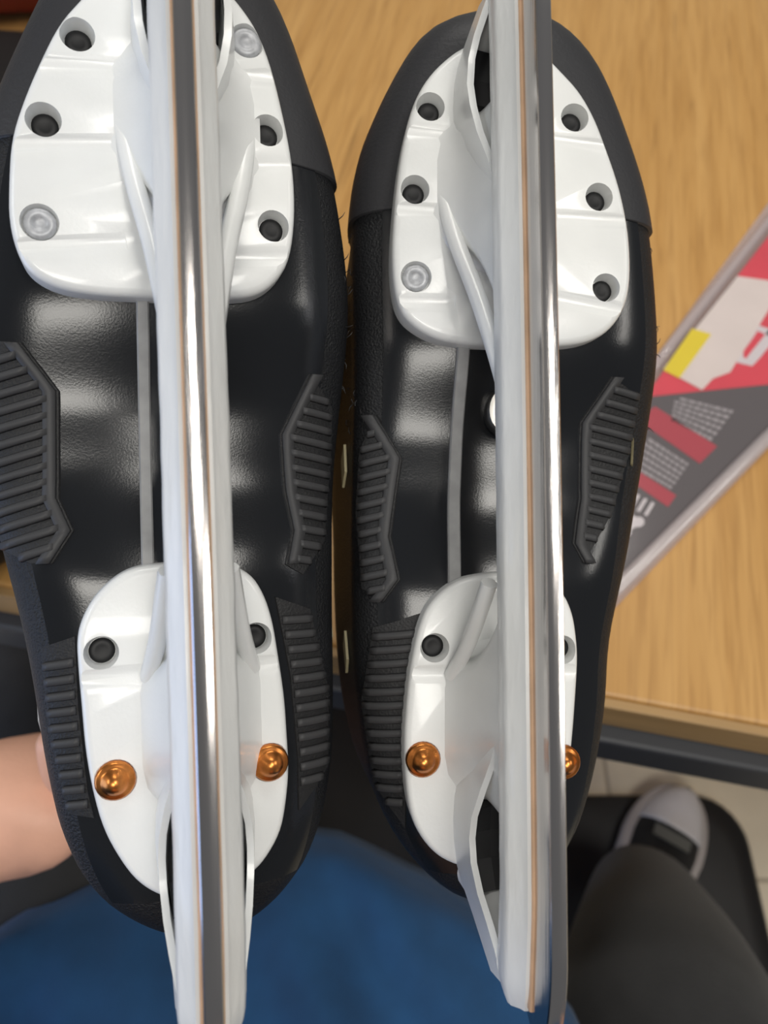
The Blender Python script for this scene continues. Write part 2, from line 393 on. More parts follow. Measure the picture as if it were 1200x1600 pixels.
def make_skate(side, label):
    sh = SHAPE[side]; mir = 1 if side == 'R' else -1
    root = empty('hockey_skate', POSE[side])
    tag(root, label, 'skate', 'pair of hockey skates')
    B = Boot(sh['boot'], .20 if side == 'R' else .10)
    N = 72
    al = [2 * math.pi * k / N for k in range(N)]
    def ys(a, b, n):                                   # denser towards the two ends
        return [a + (b - a) * (.5 - .5 * math.cos(math.pi * k / (n - 1))) for k in range(n)]
    boot = obj('boot_upper', B.mesh(ys(B.y0 + .25, B.y1 - .25, 84), al, True), M['boot'], root)
    bm = bmesh.new(); bm.from_mesh(boot.data); bvh = BVHTree.FromBMesh(bm); bm.free()
    # toe cap: smooth charcoal shell, slightly proud of the upper
    yc = 75
    cap = B.mesh(ys(yc, B.y1 - .25, 30), al, True, off=.0012)
    obj('toe_cap', cap, M['toe'], root)
    # glossy outsole
    aa = [RAD(42) + RAD(96) * k / 30 for k in range(31)]
    obj('outsole', B.mesh([-122 + 246 * k / 80 for k in range(81)], aa, False, off=.0006), M['sole'], root)
    # cuff collar and lining at the boot mouth
    cb = bmesh.new()
    yy_ = [-24 - 100 * k / 14 for k in range(15)]
    ring = [B.pt(y, RAD(-58)) for y in yy_] + [B.pt(-131, RAD(-90)) + Vector((0, 0, .006))] + [B.pt(y, RAD(-122)) for y in yy_[::-1]] + [B.pt(-14, RAD(-90)) + Vector((0, 0, .006))]
    ring = catmull(ring + [ring[0]], 3)
    tube(cb, ring, .0050, 8)
    obj('cuff_collar', cb, M['panel'], root)
    # grip panels with ribs moulded to the sides of the boot
    def drop(x, y, off):
        h, n, i, d = bvh.ray_cast(Vector((x, y, .05)), Vector((0, 0, -1)))
        if h is None or h.z < -.045: h, n, i, d = bvh.find_nearest(Vector((x, y, -.024)))
        if n.z < 0 and h.z > -.02: n = -n
        c = Vector((0, y, -.04))
        if n.dot(h - c) < 0: n = -n
        return h + n * off
    def inpoly(x, y, P):
        r = False
        for i, a in enumerate(P):
            b = P[i - 1]
            if (a[1] > y) != (b[1] > y) and x < (b[0] - a[0]) * (y - a[1]) / (b[1] - a[1]) + a[0]: r = not r
        return r
    def scan(P, y, k):                                  # span of a slanted line y + k*x inside a polygon
        xs = []
        for i, a in enumerate(P):
            b = P[i - 1]; fa = a[1] - k * a[0] - y; fb = b[1] - k * b[0] - y
            if fa * fb < 0:
                t = fa / (fa - fb); xs.append(a[0] + (b[0] - a[0]) * t)
        return (min(xs), max(xs)) if len(xs) >= 2 else None
    for kind, poly, slope in sh['panels']:
        P = [(x * .001, y * .001) for x, y in poly]
        pb = bmesh.new()
        f = pb.faces.new([pb.verts.new((x, y, 0)) for x, y in P])
        bmesh.ops.triangulate(pb, faces=[f])
        bmesh.ops.subdivide_edges(pb, edges=pb.edges[:], cuts=5, use_grid_fill=True)
        bmesh.ops.triangulate(pb, faces=pb.faces[:])
        for v in pb.verts: v.co = drop(v.co.x, v.co.y, .0011)
        r = bmesh.ops.extrude_face_region(pb, geom=pb.faces[:])
        for v in [g for g in r['geom'] if isinstance(g, bmesh.types.BMVert)]:
            c = Vector((0, v.co.y, -.04)); v.co += (v.co - c).normalized() * .0006 - (v.co - c).normalized() * .0022
        pan = obj('grip_panel', pb, M['panel'], root, angle=40)
        k = slope
        if kind == 's':                                  # smooth rim along the inner edge of the panel
            inner = P[1:6] if P[0][0] < -.040 else P[0:5]
            sg = 1 if P[0][0] < 0 else -1
            line = [Vector((x, y, 0)).lerp(Vector((x2, y2, 0)), q / 5) for (x, y), (x2, y2) in zip(inner, inner[1:]) for q in range(5)] + [Vector((*inner[-1], 0))]
            rings = []
            for v in line:
                a_, c_ = v.x - sg * .0004, v.x - sg * .0040
                rings.append([drop(a_, v.y, .0009), drop(a_ - sg * .0004, v.y, .0020), drop(c_ + sg * .0004, v.y, .0020), drop(c_, v.y, .0009)])
            rb = bmesh.new(); loft(rb, rings); obj('panel_rim', rb, M['rib'], pan)
        lo = min(y - k * x for x, y in P); hi = max(y - k * x for x, y in P)
        y = lo + .004
        while y < hi - .003:
            sp = scan(P, y, k)
            if sp and sp[1] - sp[0] > .005:
                x0, x1 = sp[0] + (.0005), sp[1] - (.0005)
                if kind == 's':
                    if sp[0] < 0: x1 -= .0022
                    else: x0 += .0022
                rings = []
                for q in range(7):
                    x = x0 + (x1 - x0) * q / 6
                    yy = y + k * x
                    rings.append([drop(x, yy - .0014, .0009), drop(x, yy - .0008, .0021), drop(x, yy + .0008, .0021), drop(x, yy + .0014, .0009)])
                rb = bmesh.new(); loft(rb, rings)
                obj('rib', rb, M['rib'], pan)
            y += .0043 if kind == 's' else .0041
    lean = math.tan(RAD(3.8)) if side == 'L' else 0.
    def lx(z): return (57 - z) * lean                   # holder of this skate leans a little on its sole
    # ---- white holder plates
    fh = [h for h in sh['holes'] if h[1] > 0]; hh = [h for h in sh['holes'] if h[1] < 0]
    if side == 'L':
        gf = [(-40, 88, -12, 91), (-42, 68, -12, 72), (-42, 43.5, -12, 47.5), (12, 92.5, 34, 95), (12, 69, 36, 72), (12, 45.5, 36, 48)]
        gh = [(-30, -61, -12, -60.4), (12, -61.2, 30, -60.4)]
    else:
        gf = [(-32, 94, -12, 93.5), (-34, 71.7, -12, 71.2), (-34, 45, -12, 45.4), (14, 94.5, 40, 92), (14, 71.5, 44, 71), (14, 48, 44, 44)]
        gh = [(-30, -60.7, -12, -60.9), (12, -61, 30, -61)]
    sx0 = lx(6)
    fp = link('front_plate', plate_mesh('front_plate', sh['front'], fh, gf, (sx0, 102, 114)), M['white'], root, smooth=False)
    hp = link('heel_plate', plate_mesh('heel_plate', sh['heel'], hh, gh, (sx0, -114.5, -97.5)), M['white'], root, smooth=False)
    for pl in (fp, hp):
        b2 = bmesh.new(); b2.from_mesh(pl.data)
        for f in b2.faces: f.smooth = True
        for e in b2.edges:
            if len(e.link_faces) == 2 and e.calc_face_angle(0) > RAD(32): e.smooth = False
        b2.to_mesh(pl.data); b2.free()
    for x, y, k in sh['holes']:
        par = fp if y > 0 else hp
        rb = bmesh.new()
        if k == 'k': prof = [(.0032, .0020), (.0032, .0026), (.0022, .0031), (.0014, .0029), (.0004, .0028)]; m = M['hole']
        elif k == 'g': prof = [(.0039, .0044), (.0039, .0054), (.0034, .0060), (.0020, .0061), (.0016, .0056), (.0004, .0055)]; m = M['rivet']
        else: prof = [(.0049, .0055), (.0049, .0070), (.0043, .0078), (.0037, .0078), (.0031, .0086), (.0022, .0100), (.0012, .0107), (.0003, .0109)]; m = M['copper']
        loft(rb, [[(x * .001 + r * math.cos(t), y * .001 + r * math.sin(t), z) for t in [2 * math.pi * q / 24 for q in range(24)]] for r, z in prof])
        o = obj('rivet', rb, m, par)
        if k == 'c': o['label'] = 'domed copper rivet'
        if k == 'g': o['label'] = 'flush grey rivet'
    # ---- holder: towers, end struts and the rail that grips the steel
    hb = bmesh.new()
    def rr(y0, y1, hw, z, n=5, cxx=0):                 # rounded slab section in the plane of the sole
        pts = []; r = min(hw * .95, (y1 - y0) * .45)
        for (sx, sy, a0) in ((1, 1, 0), (-1, 1, 90), (-1, -1, 180), (1, -1, 270)):
            ccx = sx * (hw - r); ccy = (y1 - r) if sy > 0 else (y0 + r)
            for q in range(n):
                t = RAD(a0 + 90 * q / (n - 1)); pts.append(((cxx + lx(z) + ccx + r * math.cos(t)) * .001, (ccy + r * math.sin(t)) * .001, z * .001))
        return pts
    def tower(hb, ya0, ya1, yb0, yb1, hw0, hw1, ztop, n=14):
        rings = []
        for q in range(n + 1):
            t = q / n; f = (1 - t) ** 2.0
            g = t ** 1.7
            y0 = ya0 + (yb0 - ya0) * g - 6 * (1 - t) ** 6; y1 = ya1 + (yb1 - ya1) * g + 6 * (1 - t) ** 6
            rings.append(rr(y0, y1, hw1 + (hw0 - hw1) * f, 5.2 + (ztop - 5.2) * t))
        loft(hb, rings)
    def bar(hb, p0, p1, w0, w1, d0, d1, n=8):
        rings = []
        for q in range(n + 1):
            t = q / n
            y = p0[0] + (p1[0] - p0[0]) * t; z = p0[1] + (p1[1] - p0[1]) * t
            wd = w0 + (w1 - w0) * t ** .6; dd = d0 + (d1 - d0) * t
            rings.append(rr(y - dd, y + dd, wd, z))
        loft(hb, rings)
    def srib(hb, pts, r):
        P = catmull([(x + lx(z), y, z) for x, y, z in pts], 5)
        tube(hb, [p * .001 for p in P], [r * .001] * len(P), 8)
    tower(hb, 58, 98, 28, 99, 19.0, 4.6, 29)
    for sx in (-1, 1):
        srib(hb, [(sx * 15.5, 76, 5), (sx * 12.5, 60, 11), (sx * 8.6, 43, 19), (sx * 5.6, 26, 27), (sx * 3.5, 14, 31)], 2.5)
    obj('front_tower', hb, M['white'], root, angle=50)
    hb = bmesh.new()
    tower(hb, -94, -56, -97, -32, 16.0, 4.8, 34)
    for sx in (-1, 1): srib(hb, [(sx * 13, -62, 6), (sx * 10, -51, 15), (sx * 7, -34, 26)], 2.3)
    obj('heel_tower', hb, M['white'], root, angle=50)
    def walls(hb, prof, th):                             # thin side walls that frame the slot; prof = (y, z_low, z_high, x)
        for sx in (-1, 1):
            loft(hb, [[((sx * xx + lx(z)) * .001, y * .001, z * .001) for xx, z in ((xo + 1.5, za), (xo, zb), (xo - th, zb), (xo + 1.5 - th, za))] for y, za, zb, xo in prof])
    hb = bmesh.new(); bar(hb, (-119.0, 4), (-126.5, 35), 10.8, 7.4, 4.2, 5.6)
    walls(hb, [(-72, 5, 26, 4.6), (-80, 5, 26, 6.6), (-88, 5, 25, 9.2), (-96, 5, 22, 10.8), (-102, 5, 21, 11.2), (-108, 5, 22, 11.0), (-114, 5, 26, 10.2), (-119, 7, 31, 9.0), (-124, 17, 34, 7.8), (-131, 31, 37, 6.4)], 1.7)
    obj('heel_strut', hb, M['white'], root, angle=50)
    for nm, prof in (('heel_slot_dark_fill', [(-96.5, 6, 15, 8.2), (-103, 6, 15, 9.0), (-110, 6, 16, 9.0), (-117, 7, 20, 8.2)]), ('toe_slot_dark_fill', [(99, 6, 13, 8.6), (106, 6, 13, 9.2), (114, 6, 14, 8.8)])):  # black fillers added so the slots look dark inside
        ib = bmesh.new(); loft(ib, [[((xx + lx(z)) * .001, y * .001, z * .001) for xx, z in ((-xo, za), (xo, za), (xo, zb), (xo * .4, zb - 1.5), (-xo * .4, zb - 1.5), (-xo, zb))] for y, za, zb, xo in prof])
        obj(nm, ib, M['hole'], root, smooth=False)
    hb = bmesh.new(); bar(hb, (117, 4), (122, 25), 10, 6.2, 4.2, 4.8)
    walls(hb, [(70, 5, 24, 4.6), (78, 5, 24, 7.0), (86, 5, 23, 9.8), (94, 5, 21, 11.2), (101, 5, 19, 11.6), (108, 5, 19, 11.2), (113, 5, 21, 10.2), (118, 7, 24, 8.6), (124, 17, 26, 6.4)], 1.9)
    obj('toe_strut', hb, M['white'], root, angle=50)
    rb = bmesh.new(); rings = []
    for q in range(97):
        y = -134 + 262 * q / 96
        zi = zice(max(-108, min(106, y))) - max(0, abs(y) - 108) * .10
        e = min(1, ((134.5 if y < 0 else 128.5) - abs(y)) / 7) ** .5
        pr = [(-2.6, -11.5), (-3.4, -11.6), (-4.4, -13.2), (-6.6, -15.2), (-7.3, -17.2), (-7.2, -22.5), (-6.4, -25.5), (-4.8, -27.5), (4.8, -27.5), (6.4, -25.5), (7.2, -22.5), (7.3, -17.2), (6.6, -15.2), (4.4, -13.2), (3.4, -11.6), (2.6, -11.5)]
        wob = .18 * noise.noise(Vector((y * .13, 1.7 if side == 'L' else 5.1, 0)))
        rings.append([((x * (.72 + .28 * e) + (wob if abs(x) > 6 else 0) - lean * z) * .001, y * .001, (zi + (z + 19) * (.55 + .45 * e) - 19) * .001) for x, z in pr])
    loft(rb, rings)
    rail = obj('rail', rb, M['rail'], root, angle=38)
    # ---- tan strip colouring in the steel's warm reflection line, and steel runner
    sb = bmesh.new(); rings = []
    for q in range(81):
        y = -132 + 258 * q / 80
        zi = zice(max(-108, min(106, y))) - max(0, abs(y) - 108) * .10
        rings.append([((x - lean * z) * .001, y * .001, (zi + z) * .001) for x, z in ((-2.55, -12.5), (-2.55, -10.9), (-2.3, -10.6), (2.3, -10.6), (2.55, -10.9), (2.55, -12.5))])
    loft(sb, rings); obj('warm_reflection_strip', sb, M['warm_reflection'], rail, smooth=False)
    st = bmesh.new(); rings = []
    for q in range(121):
        y = -143 + 278 * q / 120
        zi = zice(y); zb = zice(max(-108, min(106, y))) - max(0, abs(y) - 108) * .10 - 16
        zb = min(zb, zi - 1.2) if abs(y) < 134 else max(zb, zi - 9)
        hw = 1.95
        rings.append([((x + lean * (zi - z)) * .001, y * .001, z * .001) for x, z in ((-hw, zb), (-hw, zi - .35), (-hw + .25, zi), (-hw * .5, zi - .12), (0, zi - .2), (hw * .5, zi - .12), (hw - .25, zi), (hw, zi - .35), (hw, zb))])
    loft(st, rings); obj('steel_runner', st, M['steel'], root, angle=20)
    # ---- grey raised strip modelling the rail's reflection in the sole, bolt under the rail
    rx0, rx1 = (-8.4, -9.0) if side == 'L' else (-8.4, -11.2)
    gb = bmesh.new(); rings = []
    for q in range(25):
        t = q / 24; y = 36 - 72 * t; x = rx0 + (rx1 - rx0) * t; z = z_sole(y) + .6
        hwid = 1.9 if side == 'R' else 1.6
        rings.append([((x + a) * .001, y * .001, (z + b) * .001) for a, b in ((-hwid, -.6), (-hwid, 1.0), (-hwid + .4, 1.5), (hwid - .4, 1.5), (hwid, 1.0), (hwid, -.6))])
    loft(gb, rings); obj('sole_reflection_strip', gb, M['sole_reflection'], root, angle=30)
    bb = bmesh.new()
    loft(bb, [[(.0040 + r * math.cos(t) * .75, .0150 + r * math.sin(t), z) for t in [2 * math.pi * k / 20 for k in range(20)]] for r, z in ((.0072, -.004), (.0072, .0005), (.0064, .0014), (.0050, .0014), (.0046, -.001), (.0008, -.001))])
    obj('arch_bolt', bb, M['chrome'], root, angle=40)
    # ---- little printed marks low on the flanks
    marks = [(42, -58, -22), (44, -68, -28), (-48, -50, -36), (-44, -78, -30)] if side == 'L' else [(44, 3, -20), (-40, -60, -26), (-39.5, 0, -26)]
    for x, y, z in marks:
        mb = bmesh.new(); vs = []
        for dy, dz in (((-7, -1.2), (2, -3), (7, 1.0), (-2, 2.6)) if x > -41 else ((-15, -1), (-2, -9), (13, -6), (0, 7))):
            h, n, i, d = bvh.find_nearest(Vector((x, y + dy, z + dz)) * .001)
            cc = Vector((0, y * .001, -.04)); n = n if n.dot(h - cc) > 0 else -n
            vs.append((h + n * .0004, h + n * .0012))
        loft(mb, [[a for a, b in vs], [b for a, b in vs]])
        obj('printed_mark', mb, M['silver'] if side == 'L' and x < 0 else M['tanmark'], root, smooth=False)
    # ---- loose threads where the fabric has frayed
    fb_ = bmesh.new()
    sx_ = 1 if side == 'L' else -1
    for q in range(30):
        y = random.uniform(8, 74); sgn = sx_ if random.random() < .8 else -sx_
        x0, x1 = B.span(y)
        h, n, i, d = bvh.find_nearest(Vector(((x1 if sgn > 0 else x0), y, random.uniform(-26, -8))) * .001)
        n = n if n.dot(h - Vector((0, y * .001, -.04))) > 0 else -n
        e = Vector((random.uniform(-.4, .4), random.uniform(-1, 1), random.uniform(-.5, .8))).normalized()
        tube(fb_, [h, h + n * .0007 + e * .0010, h + n * .0008 + e * .0022], [.00016, .00013, .00006], 4)
    o = obj('frayed_thread', fb_, M['rib'], root); o['kind'] = 'stuff'
    return root
skL = make_skate('L', 'hockey skate held nearest the bare arm, sole up with its runner seen edge-on')
skR = make_skate('R', 'hockey skate beside the red package, sole up with the left flank of its runner showing')

# ------------------------------------------------------------------ package on the bench
PZ = TOP + .0045
pk = empty('blister_package', Matrix.Translation((.2, .3, TOP)))
tag(pk, 'clear plastic package with red and grey card lying diagonally on the wooden bench', 'package')
def ploc(pts): return [(x - .2, y - .3) for x, y in pts]
tray = [(.4399,.6948),(.357,.589),(.1894,.3625),(.1237,.2618),(.1112,.162),(.1312,.170),(.2593,.2924),(.3381,.3655),(.46,.49)]
card = [(.4203,.6314),(.3442,.5418),(.2156,.3789),(.1841,.3373),(.126,.2473),(.1163,.1751),(.1383,.1921),(.2541,.2977),(.3428,.3808),(.44,.475)]
def pprism(name, pts, z0, z1, m, parent, bev=0):
    b = bmesh.new(); prism(b, ploc(pts), z0, z1)
    if bev: bevel(b, bev, 2)
    return obj(name, b, m, parent, smooth=False)
cd = pprism('card', card, .0020, .0030, M['grey'], pk)
pprism('red_field', [(.4203,.6314),(.3442,.5418),(.2156,.3789),(.1841,.3373),(.2291,.3431),(.3300,.3555),(.3428,.3808),(.44,.475)], .0030, .0034, M['red'], cd)
pprism('price_sticker', [(.2775,.4569),(.3010,.4520),(.3032,.4457),(.2952,.4239),(.2496,.3595),(.2359,.3536),(.2259,.3431),(.2018,.3625)], .0038, .0041, M['sticker'], cd)
pprism('yellow_strip', [(.2306,.4016),(.2437,.3958),(.2116,.3536),(.2016,.3613)], .0041, .0043, M['yellow'], cd)
pprism('red_bar', [(.176,.3170),(.1900,.3291),(.2262,.2950),(.2115,.2810)], .0030, .0033, M['darkred'], cd)
pprism('red_bar', [(.158,.2720),(.1688,.2755),(.1909,.2560),(.1838,.2473)], .0030, .0033, M['darkred'], cd)
def text_rows(q, n, name):
    a, b, c, d = [Vector((x - .2, y - .3, .0031)) for x, y in q]
    rnd = random.Random(n)
    for i in range(n):
        t = (i + .2) / n; t2 = (i + .75) / n
        p0, p1 = a.lerp(d, t), b.lerp(c, t); q0, q1 = a.lerp(d, t2), b.lerp(c, t2)
        b_ = bmesh.new(); u = .02 if i else .10
        while u < .95:
            w_ = rnd.uniform(.05, .14); u2 = min(.98, u + w_)
            vs = [p0.lerp(p1, u), p0.lerp(p1, u2), q0.lerp(q1, u2), q0.lerp(q1, u)]
            loft(b_, [[v for v in vs], [v + Vector((0, 0, .0002)) for v in vs]])
            u = u2 + .022
        obj(name, b_, M['ptext'], cd, smooth=False)
text_rows([(.2056,.339),(.2460,.326),(.2228,.2977),(.1982,.3166)], 6, 'small_print')
text_rows([(.1786,.3057),(.2051,.281),(.1882,.2594),(.1689,.2743)], 6, 'small_print')
def stroke(name, pts, wd, m, z=.0034):
    pts = [Vector((x - .2, y - .3, z)) for x, y in pts]
    b = bmesh.new(); rings = []
    for i, p in enumerate(pts):
        t = (pts[min(i + 1, len(pts) - 1)] - pts[max(i - 1, 0)]).normalized(); n = Vector((-t.y, t.x, 0)) * wd / 2
        u = Vector((0, 0, .0003)); rings.append([p - n, p + n, p + n + u, p - n + u])
    loft(b, rings); return obj(name, b, m, cd, smooth=False)
# bold squared letters C C M running up the red field, half hidden by the sticker
CP = [(.2890, .3975), (.2785, .4035), (.2690, .3920), (.2610, .3820), (.2592, .3765), (.2600, .3712), (.2656, .3690), (.2720, .3760), (.2841, .3901), (.3000, .4095)]
stroke('logo_letter', CP, .0075, M['pwhite'])
stroke('logo_letter', [(x + .041, y + .0555) for x, y in CP], .0075, M['pwhite'])
stroke('logo_letter', [(.345, .480), (.336, .487), (.362, .520)], .0075, M['pwhite'])
stroke('logo_letter', [(.345, .480), (.366, .507)], .0075, M['pwhite'])
stroke('logo_letter', [(.345, .480), (.356, .472), (.376, .497)], .0075, M['pwhite'])
# white marks at the near end
for i in range(5):
    a = Vector((.158 + .0042 * i, .2625 - .0030 * i)); stroke('white_mark', [tuple(a), tuple(a + Vector((-.0066, -.0095)))], .0022, M['pwhite'], .0031)
b = bmesh.new(); prism(b, [(x - .2, y - .3) for x, y in smooth_poly([(.152,.243),(.159,.246),(.160,.240),(.167,.2395),(.166,.233),(.158,.232),(.156,.2255),(.149,.224),(.146,.231)], 1)], .003, .0034); obj('white_mark', b, M['pwhite'], cd, smooth=False)
pprism('white_mark', [(.127,.2030),(.141,.2030),(.135,.1935),(.125,.1850)], .0030, .0033, M['pwhite'], cd)
# clear tray: flange and a raised moulded edge
tb_ = bmesh.new(); prism(tb_, ploc(tray), .0003, .0012); obj('tray_flange', tb_, M['flange'], pk, smooth=False)
def raised(name, pts, r, m='edge'):
    b = bmesh.new(); tube(b, [(x - .2, y - .3, .0050) for x, y in pts], r, 12, .8); return obj(name, b, M[m], pk)
raised('tray_edge', [(.1235,.1745),(.1383,.1860),(.2560,.2962),(.3381,.3700),(.45,.485)], .0048)
raised('tray_edge', [(.1835,.348),(.2130,.3870),(.3420,.5505),(.42,.645)], .0036, 'flange')
# cover film over the card
cf = bmesh.new(); prism(cf, ploc([(.4150,.6354),(.3392,.5448),(.2116,.3819),(.1811,.3393),(.120,.2473),(.1143,.1751),(.1383,.1891),(.2541,.2947),(.3458,.3778),(.445,.475)]), .0050, .0054); obj('cover_film', cf, M['clear'], pk, smooth=False)

# ------------------------------------------------------------------ bags at the left of the bench
def superell(cx, cy, z0, z1, rx, ry, n=32, m=14, e=3.2, seed=0, amp=.01):
    bm = bmesh.new(); rings = []
    for j in range(m + 1):
        ph = -math.pi / 2 + math.pi * j / m; cz, sz = math.cos(ph), math.sin(ph)
        z = (z0 + z1) / 2 + (z1 - z0) / 2 * math.copysign(abs(sz) ** (2 / e), sz)
        k = abs(cz) ** (2 / e) if abs(cz) > 1e-6 else 0.004
        ring = []
        for i in range(n):
            t = 2 * math.pi * i / n
            x = cx + rx * k * math.copysign(abs(math.cos(t)) ** (2 / e), math.cos(t)); y = cy + ry * k * math.copysign(abs(math.sin(t)) ** (2 / e), math.sin(t))
            d = amp * noise.noise(Vector((x * 14 + seed, y * 14, z * 14)))
            ring.append((x + d * math.cos(t), y + d * math.sin(t), max(z0, z + d * .6 * (1 if sz > 0 else 0))))
        rings.append(ring)
    loft(bm, rings); return bm
bagM = Matrix.Translation((-.325, .385, TOP)) @ Matrix.Rotation(RAD(4), 4, 'Z')
bag = empty('duffel_bag', bagM); tag(bag, 'black duffel bag lying on the bench at the left edge of the picture', 'bag')
obj('bag_body', superell(0, 0, .001, .095, .142, .222, seed=3), M['bag'], bag)
def ribbon(name, pts, wd, m, parent, th=.002):
    b = bmesh.new(); rings = []; P = [Vector(p) for p in catmull(pts, 6)]
    for i, p in enumerate(P):
        t = (P[min(i + 1, len(P) - 1)] - P[max(i - 1, 0)]).normalized(); n = t.cross(Vector((0, 0, 1)))
        if n.length < .2: n = Vector((0, 1, 0))
        n = n.normalized() * wd / 2; u = n.cross(t).normalized() * th
        rings.append([p - n, p + n, p + n + u, p - n + u])
    loft(b, rings); return obj(name, b, m, parent)
ribbon('carry_strap', [(.06, -.224, .02), (.075, -.19, .082), (.08, 0, .098), (.075, .19, .082), (.06, .224, .02)], .03, M['gstrap'], bag)
ribbon('carry_strap', [(-.06, -.224, .02), (-.075, -.19, .082), (-.08, 0, .098), (-.075, .19, .082), (-.06, .224, .02)], .03, M['gstrap'], bag)
obj('end_pocket', superell(0, .275, .001, .052, .138, .085, seed=5, amp=.006), M['bag'], bag)
zb = bmesh.new(); box(zb, (0, 0, .097), (.014, .34, .004)); obj('zipper', zb, M['metal'], bag, smooth=False)
# olive strap hanging at the bench edge
stp = empty('loose_strap', Matrix.Translation((-.176, .139, TOP + .0015))); tag(stp, 'olive webbing strap with grey end lying over the bench edge beside the boot', 'strap')
ribbon('webbing', [(.020, .100, .003), (.008, .060, .0035), (.000, .034, .005), (-.006, .012, .001), (-.012, .001, -.040), (-.030, -.004, -.110)], .036, M['strap'], stp)
ribbon('grey_tab', [(-.016, .078, .007), (.002, .072, .0085), (.020, .066, .007)], .014, M['gstrap'], stp)
bb = bmesh.new(); box(bb, (.006, .052, .0085), (.022, .010, .006)); bevel(bb, .004, 3); obj('buckle', bb, M['cream'], stp)
rb_ = empty('red_bag', Matrix.Translation((-.41, .905, TOP))); tag(rb_, 'dark red nylon bag behind the black duffel in the far left corner', 'bag')
obj('bag_body', superell(0, 0, .001, .16, .16, .115, seed=9, amp=.02), M['redbag'], rb_)
ribbon('carry_strap', [(-.09, -.05, .155), (-.07, -.04, .185), (0, -.03, .195), (.07, -.04, .185), (.09, -.05, .150)], .025, M['bag'], rb_)

# ------------------------------------------------------------------ floor mat
mb = bmesh.new()
mp_ = []
for (cx, cy, r_, a0, a1) in ((.452, .125, .07, 0, 90), (.22, .275, .08, 270, 180), (.07, .45, .07, 0, 90), (-.25, .45, .07, 90, 180), (-.25, -.45, .07, 180, 270), (.452, -.45, .07, 270, 360)):
    for q in range(8):
        t = RAD(a0 + (a1 - a0) * q / 7); mp_.append((cx + r_ * math.cos(t), cy + r_ * math.sin(t)))
loft(mb, [[(x, y, .0005) for x, y in mp_], [(x, y, .012) for x, y in mp_], [(x * .985 + .0015, y * .985, .018) for x, y in mp_], [(x * .93 + .007, y * .93 - .011, .019) for x, y in mp_], [(x * .88 + .012, y * .88 - .02, .0155) for x, y in mp_]])
fm = obj('floor_mat', mb, M['mat_black'], angle=50); tag(fm, 'black rounded floor mat under the white-toed shoe', 'mat')

# ------------------------------------------------------------------ stool under the person
so = empty('stool', Matrix.Translation((.03, -.36, 0))); tag(so, 'black padded stool that the person in blue sits on', 'stool')
sb = bmesh.new()
loft(sb, [[(r * math.cos(t), r * math.sin(t), z) for t in [2 * math.pi * k / 36 for k in range(36)]] for r, z in ((.15, .405), (.185, .41), (.195, .43), (.185, .455), (.15, .465), (.02, .463))])
obj('seat', sb, M['mat_black'], so)
for q in range(4):
    t = RAD(45 + 90 * q); lb = bmesh.new(); tube(lb, [(.10 * math.cos(t), .10 * math.sin(t), .407), (.19 * math.cos(t), .19 * math.sin(t), .0205)], .013, 10); obj('leg', lb, M['metal'], so)
rg = bmesh.new(); tube(rg, [(.163 * math.cos(t), .163 * math.sin(t), .15) for t in [2 * math.pi * k / 32 for k in range(33)]], .008, 8); obj('foot_ring', rg, M['metal'], so)

# ------------------------------------------------------------------ person
per = empty('person', Matrix.Translation((.03, -.36, 0)))
tag(per, 'person in a blue top and dark trousers, bare forearm reaching behind the skate', 'person')
PO = Vector((.03, -.36, 0))
def skin_obj(name, chain, edges, rad, m, parent, sub=2, root=0):
    me = D.meshes.new(name); me.from_pydata([Vector(c) - PO for c in chain], edges, [])
    o = D.objects.new(name, me); COL.objects.link(o); o.parent = parent; me.materials.append(m)
    md = o.modifiers.new('skin', 'SKIN'); md.use_smooth_shade = True
    if not me.skin_vertices: 
        bm = bmesh.new(); bm.from_mesh(me); bm.verts.layers.skin.verify(); bm.to_mesh(me); bm.free()
    for i, v in enumerate(me.skin_vertices[0].data):
        r = rad[i]; v.radius = r if isinstance(r, tuple) else (r, r); v.use_root = (i == root)
    sd = o.modifiers.new('sub', 'SUBSURF'); sd.levels = sub; sd.render_levels = sub
    return o
def camw(x, y, z): return CAM @ Vector((x, y, z))
LM = POSE['L']
def LL(x, y, z): return LM @ Vector((x, y, z))             # a point given beside the left-hand boot
wrist = LL(-.047, -.150, -.193); elbow = camw(-.36, -.205, -.36); shoulder = Vector((-.20, -.25, .98))
KR = Vector((.192, -.055, .570)); HR = Vector((.14, -.36, .585)); AR = Vector((.325, .065, .12))
KL = Vector((-.315, .265, .550)); HL = Vector((-.09, -.36, .585)); AL = Vector((-.29, .035, .12))
V = [(.03, -.38, .60), (.03, -.385, .75), (.02, -.37, .92), tuple(shoulder), tuple(shoulder.lerp(elbow, .5)), tuple(elbow), tuple(elbow.lerp(wrist, .45)), tuple(elbow.lerp(wrist, .88)), tuple(wrist),
     tuple(HR), tuple(KR), tuple(AR), tuple(HL), tuple(KL), tuple(AL), (.02, -.37, 1.06)]
E_ = [(0, 1), (1, 2), (2, 3), (3, 4), (4, 5), (5, 6), (6, 7), (7, 8), (0, 9), (9, 10), (10, 11), (0, 12), (12, 13), (13, 14), (2, 15)]
Rr = [(.13, .10), (.13, .095), (.14, .095), .056, .048, .042, .041, .034, (.033, .026), .075, .055, .038, .075, .055, .038, .055]
